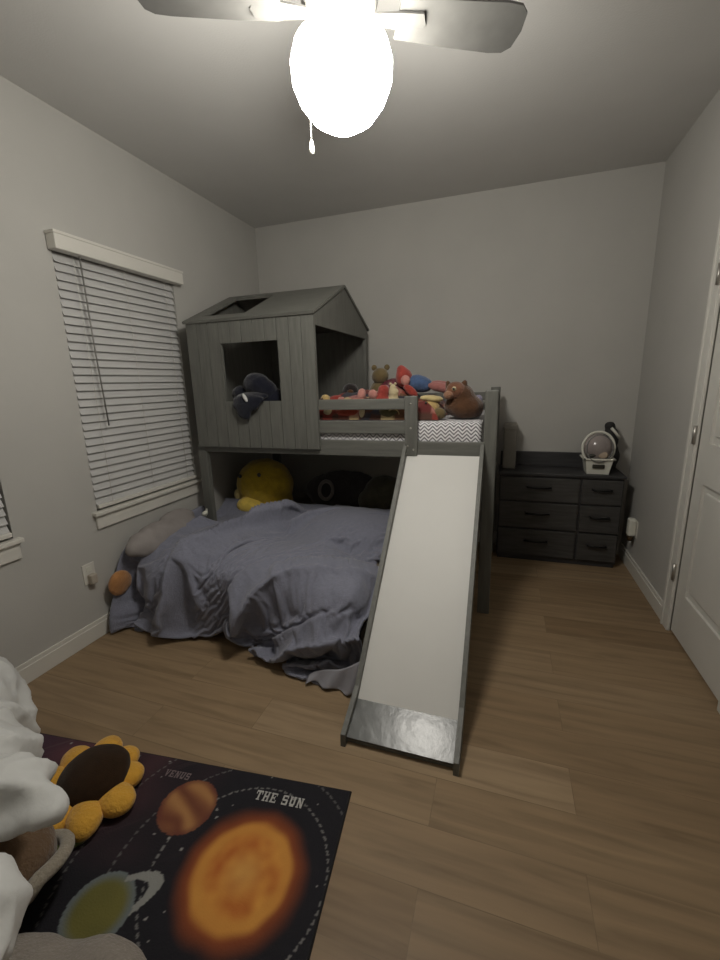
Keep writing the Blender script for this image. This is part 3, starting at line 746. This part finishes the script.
# ------------------------------------------------------------------ space rug
RA = math.radians(6.0); RO = V((1.715, 1.105, 0)); ru = V((math.cos(RA), math.sin(RA), 0)); rv = V((math.sin(RA), -math.cos(RA), 0))
def RP(s, t_, z=.009): return RO - ru*s + rv*t_ + V((0, 0, z))           # s to the left of the far right corner, t towards the camera
def RC(x, y):
    d = V((x, y, 0)) - RO; return (-d.dot(ru), d.dot(rv))
SUN, VEN, EAR = RC(1.497, .768), RC(1.202, .887), RC(1.168, .575)
def sm(a, bb, x):
    t_ = max(0, min(1, (x-a)/(bb-a))); return t_*t_*(3-2*t_)
def mix(a, bb, f): return tuple(x+(y-x)*f for x, y in zip(a, bb))
stars = [(random.uniform(0, 1.6), random.uniform(0, 1.2), random.uniform(.002, .005)) for _ in range(130)]
def rug_col(s, t_):
    nz = lambda f, k: noise.noise(V((s*f, t_*f, k)))
    c = (.006, .005, .009)
    neb = sm(.35, 1.1, s + .25*nz(4, 1))*(1-sm(.1, .42, t_ + .12*nz(5, 2)))
    c = mix(c, (.12, .042, .052), .85*neb*(.6+.5*nz(9, 4)))
    c = mix(c, (.03, .02, .05), .5*sm(1.05, 1.35, s))
    # faint streaks of the print
    st = nz(1, 3)*0 + noise.noise(V(((s*.8+t_*.6)*3, (s*.6-t_*.8)*60, 7)))
    c = mix(c, (.10, .06, .065), .5*sm(.35, .6, st)*neb)
    # dashed orbits round the sun
    for R_, ctr in ((.262, (SUN[0]+.015, SUN[1]+.0)), (.365, (SUN[0]+.03, SUN[1]+.02)), (.53, SUN)):
        dx, dy = s-ctr[0], t_-ctr[1]; r_ = math.hypot(dx, dy); a = math.atan2(dy, dx)
        if abs(r_-R_) < .0028 and (a*R_/.022) % 1 < .6: c = mix(c, (.17, .165, .16), .9 if R_ < .3 else .5)
    for x, y, r_ in stars:
        d = (s-x)**2+(t_-y)**2
        if d < r_*r_: c = (.26, .25, .24)
    # sun
    dx, dy = s-SUN[0], t_-SUN[1]; r_ = math.hypot(dx, dy)/.158
    r2 = r_ + .05*nz(16, 8)
    if r2 < 1.35:
        n = .5 + .5*nz(14, 5) + .35*nz(32, 6)
        core = mix((.40, .095, .014), (.62, .28, .05), max(0, min(1, n)))
        core = mix(core, (.62, .34, .09), sm(.45, .0, r2)*.7 if False else .5*(1-sm(.0, .5, r2)))
        core = mix(core, (.56, .25, .045), sm(.62, .78, r2)*.8)
        rim = mix((.22, .05, .012), (.006, .005, .009), sm(.92, 1.3, r2))
        c2 = mix(core, rim, sm(.82, 1.0, r2)); c = c2 if r2 < 1.3 else c
    # banded planet
    dx, dy = s-VEN[0], t_-VEN[1]; r_ = math.hypot(dx, dy)/.095
    if r_ < 1:
        bd = math.sin((dx*.5+dy*.85)*75 + 1.5*nz(14, 3)); n = .5+.5*bd
        c = mix((.15, .045, .02), (.36, .17, .06), n); c = mix(c, (.12, .03, .02), sm(.75, 1, r_)*.7)
    # green ringed planet
    dx, dy = s-EAR[0], t_-EAR[1]; r_ = math.hypot(dx, dy)/.092
    ax, ay = dx*.62-dy*.78, -dx*.78-dy*.62
    el = math.hypot(ay/.160, ax/.060)
    if .78 < el < 1.02 and (r_ > 1 or ax > 0) and dx < -.02: c = (.24, .24, .225)
    elif r_ < 1:
        n = .5+.5*nz(12, 11)
        c = mix((.09, .085, .02), (.17, .15, .03), n); c = mix(c, (.13, .15, .155), sm(.62, 1, r_))
    return c
b = BM(); cl = b.verts.layers.float_color.new('print')
S1, T1, step = 1.52, 1.02, .0042
ns, ntt = int(S1/step), int(T1/step); rows = []
for j in range(ntt+1):
    row = []
    for i in range(ns+1):
        s, t_ = S1*i/ns, T1*j/ntt
        v = b.verts.new(RP(s, t_, .008 if 0 < i < ns and 0 < j < ntt else .001)); v[cl] = (*rug_col(s, t_), 1) if 1 < i < ns-1 and 1 < j < ntt-1 else (.01, .009, .01, 1)
        row.append(v)
    rows.append(row)
for a, c in zip(rows, rows[1:]):
    for i in range(ns): b.faces.new((a[i], c[i], c[i+1], a[i+1]))
bmesh.ops.recalc_face_normals(b, faces=b.faces)
rug = obj('rug', b, mat('printed_rug', (1, 1, 1), .9, attr='print', bump=.25, bscale=220), loc=RP(.6, .4, 0))
tag(rug, 'dark space-print rug with planets and lettering on the plank floor', 'rug')
# slab-serif capitals woven into the rug
GL = {'T': [(0, 1, 1, .82), (.38, 1, .62, 0), (0, 1, .12, .62), (.88, 1, 1, .62), (.25, .12, .75, 0)],
      'H': [(.1, 1, .33, 0), (.67, 1, .9, 0), (.1, .58, .9, .42), (0, 1, .43, .9), (.57, 1, 1, .9), (0, .1, .43, 0), (.57, .1, 1, 0)],
      'E': [(.1, 1, .35, 0), (0, 1, .95, .86), (0, .14, .95, 0), (.1, .57, .72, .43), (.84, 1, .95, .7), (.84, .3, .95, 0), (.62, .68, .72, .32)],
      'U': [(.1, 1, .33, .2), (.67, 1, .9, .2), (.18, .26, .82, 0), (0, 1, .43, .9), (.57, 1, 1, .9)],
      'N': [(.1, 1, .3, 0), (.72, 1, .9, 0), (0, 1, .4, .9), (.6, 1, 1, .9), (0, .1, .4, 0)],
      'S': [(.1, 1, .9, .84), (.05, .95, .3, .5), (.1, .6, .9, .42), (.7, .5, .95, .05), (.1, .16, .9, 0), (.8, 1, .92, .7), (.08, .3, .2, 0)], 'V': [], ' ': []}
DIAG = {'N': [((.12, 1), (.36, 1), (.88, 0), (.66, 0))], 'V': [((.05, 1), (.32, 1), (.62, 0), (.42, 0)), ((.70, 1), (.92, 1), (.60, 0), (.44, 0)), ((0, 1), (.42, 1), (.42, .9), (0, .9)), ((.6, 1), (1, 1), (1, .9), (.6, .9))]}
def lettering(word, x, y, hgt, wid, gap, col, ang=0):
    s0, t0 = RC(x, y); pen = 0
    ca, sa = math.cos(ang), math.sin(ang)
    def P(lx, ly, z): return RP(s0-(lx*ca-ly*sa), t0-(lx*sa+ly*ca), z)
    for ch_ in word:
        polys = [((x0, y1_), (x1, y1_), (x1, y0_), (x0, y0_)) for x0, y0_, x1, y1_ in GL[ch_]] + list(DIAG.get(ch_, []))
        b = BM()
        for k, pl in enumerate(polys): prism(b, [P(pen+px_*wid, py_*hgt, .0084+.00002*k) for px_, py_ in pl], (0, 0, .0008))
        pen += (wid+gap) if ch_ != ' ' else wid*.65
        if polys: obj('letter', b, col, rug)
        else: b.free()
lettering('THE SUN', 1.405, .975, .034, .0225, .0045, mat('pale_yarn', (.42, .41, .39), .9), 0.0)
lettering('VENUS', 1.035, .955, .026, .018, .003, mat('dim_yarn', (.16, .12, .125), .9), 0.0)

# ------------------------------------------------------------------ near left corner
t = thing('sunflower_cushion', 'plush sunflower cushion with yellow petals lying on the space rug', 'cushion', (.87, .835, .009))
SC = V((.835, .825, 0)); RF = Matrix.Rotation(.10, 3, 'X') @ Matrix.Rotation(-.06, 3, 'Y')
soft('disc', [(SC+V((.012, .018, .072)), (.125, .112, .062), (.1, -.06, 0)), (SC+V((.01, .01, .05)), (.12, .11, .04), (0, 0, 0))], mat('dark_brown_plush', (.030, .016, .008), 1.0, .2, 40, bump=.35, bscale=300, sheen=.1, spec=.1), t, amp=.003)
ye = fur('sunflower_plush', (.66, .35, .05), .08)
for k in range(9):
    a = 2*PI*k/9 - .10
    rr_ = .80 if .2 < a < 1.9 else 1.0
    soft('petal', [(SC+V((.138*rr_*math.cos(a), .130*rr_*math.sin(a), .042)), (.074, .056, .040), (0, 0, a))], ye, t, amp=.003, flat=.010, voxel=.009)
soft('leaf', [((.945, .680, .022), (.055, .026, .012), (0, 0, .8))], fur('leaf_green_plush', (.10, .115, .03)), t, amp=.002, flat=.010, voxel=.008)

t = thing('cushion', 'brown fleece cushion with cream edge between the white comforter and rug planets', 'cushion', (1.03, .56, .009))
CB = V((.935, .515, .14)); Rb = Euler((.05, .30, -.35)).to_matrix()
soft('cover', [(CB, (.125, .115, .10), (.05, .30, -.35)), (CB+V((-.03, 0, -.04)), (.13, .12, .09), (0, 0, 0))], fur('brown_fleece', (.135, .085, .05), .12), t, amp=.006, flat=.010)
b = BM(); pts = []
for k in range(33):
    a = -2.2 + 4.4*k/32
    pts.append(CB + V((.03, 0, -.012)) + V((.108*math.cos(a), .124*math.sin(a), .035*math.cos(a)-.03*abs(math.sin(a)))))
tube(b, pts, .019, 10); obj('sherpa_edge', b, fur('cream_sherpa', (.30, .265, .21), .15), t)
o = soft('blanket', [((1.20, .335, .085), (.20, .135, .105), (0, 0, .25)), ((1.35, .40, .075), (.16, .12, .085), (0, 0, 0))], fur('oatmeal_fleece', (.25, .22, .19), .08), amp=.006, flat=.010, voxel=.014)
tag(o, 'oatmeal fleece blanket bundled on the rug at the bottom picture edge', 'blanket')
def heap():
    es = [((.30, .62, .18), (.40, .33, .26), (0, 0, -.3)), ((.30, .80, .17), (.34, .16, .25), (0, 0, -.25)), ((.62, .60, .22), (.23, .18, .18), (0, .3, -.3)),
          ((.76, .46, .36), (.26, .14, .13), (0, .1, -.1)), ((.98, .52, .41), (.17, .085, .075), (0, .1, .05)), ((1.10, .535, .40), (.10, .045, .042), (0, .15, .05)), ((.80, .60, .33), (.17, .10, .12), (0, .2, -.3)), ((1.21, .25, .46), (.22, .13, .13), (0, 0, 0)), ((.72, .34, .22), (.36, .20, .24), (0, .1, 0)), ((.98, .20, .26), (.25, .15, .20), (0, .2, -.3)), ((.45, .2, .2), (.5, .35, .28), (0, 0, 0))]
    b = soft_bm(es, voxel=.0125, amp=.0, smooth=2, flat=.010)
    b.normal_update()
    for v in b.verts:
        p = v.co; w1 = noise.noise(p*3.0+V((3, 3, 3))); w2 = noise.noise(p*3.0+V((9, 1, 4)))
        q_ = V(((p.x*.8+p.y*.6)*1.6+w1*.35, (p.y*.8-p.x*.6)*6.5+w2*.8, p.z*4.5))
        r1 = 1-abs(noise.noise(q_)); r2_ = 1-abs(noise.noise(q_*2.2+V((4, 1, 2)))); r3_ = 1-abs(noise.noise(q_*4.6+V((2, 8, 5))))
        v.co += v.normal*(.048*(r1**4-.45) + .022*(r2_**4-.45) + .007*(r3_**3-.5))
        v.co.z = max(v.co.z, .010); v.co.x = max(v.co.x, .03)
    for _ in range(2): bmesh.ops.smooth_vert(b, verts=b.verts, factor=.4, use_axis_x=True, use_axis_y=True, use_axis_z=True)
    return b
o = obj('comforter', heap(), M_quiltwhite, smooth=True)
tag(o, 'white rumpled comforter heaped at the left edge of the rug', 'comforter')

# ------------------------------------------------------------------ night sky, camera, view
w = bpy.data.worlds.new('night'); scene.world = w; w.use_nodes = True
w.node_tree.nodes['Background'].inputs[0].default_value = (.02, .03, .05, 1); w.node_tree.nodes['Background'].inputs[1].default_value = .3

cam = bpy.data.cameras.new('camera'); co = bpy.data.objects.new('camera', cam); COL.objects.link(co)
cam.sensor_fit = 'HORIZONTAL'; cam.sensor_width = 36; cam.lens = 421.73/720*36; cam.clip_start = .02
yaw, pitch, roll = -.3289, -.2272, -.0280
cy, sy, cp, sp = math.cos(yaw), math.sin(yaw), math.cos(pitch), math.sin(pitch)
f = V((sy*cp, cy*cp, sp)); r = V((cy, -sy, 0)); u = r.cross(f)
cr, sr = math.cos(roll), math.sin(roll)
right, up = r*cr+u*sr, -r*sr+u*cr
Mx = Matrix((right, up, -f)).transposed().to_4x4(); Mx.translation = V((2.1539, 0, 1.3896))
co.matrix_world = Mx
scene.camera = co
vs = scene.view_settings
vs.view_transform = 'Standard'; vs.look = 'None'; vs.exposure = 0; vs.gamma = 1; vs.use_curve_mapping = False
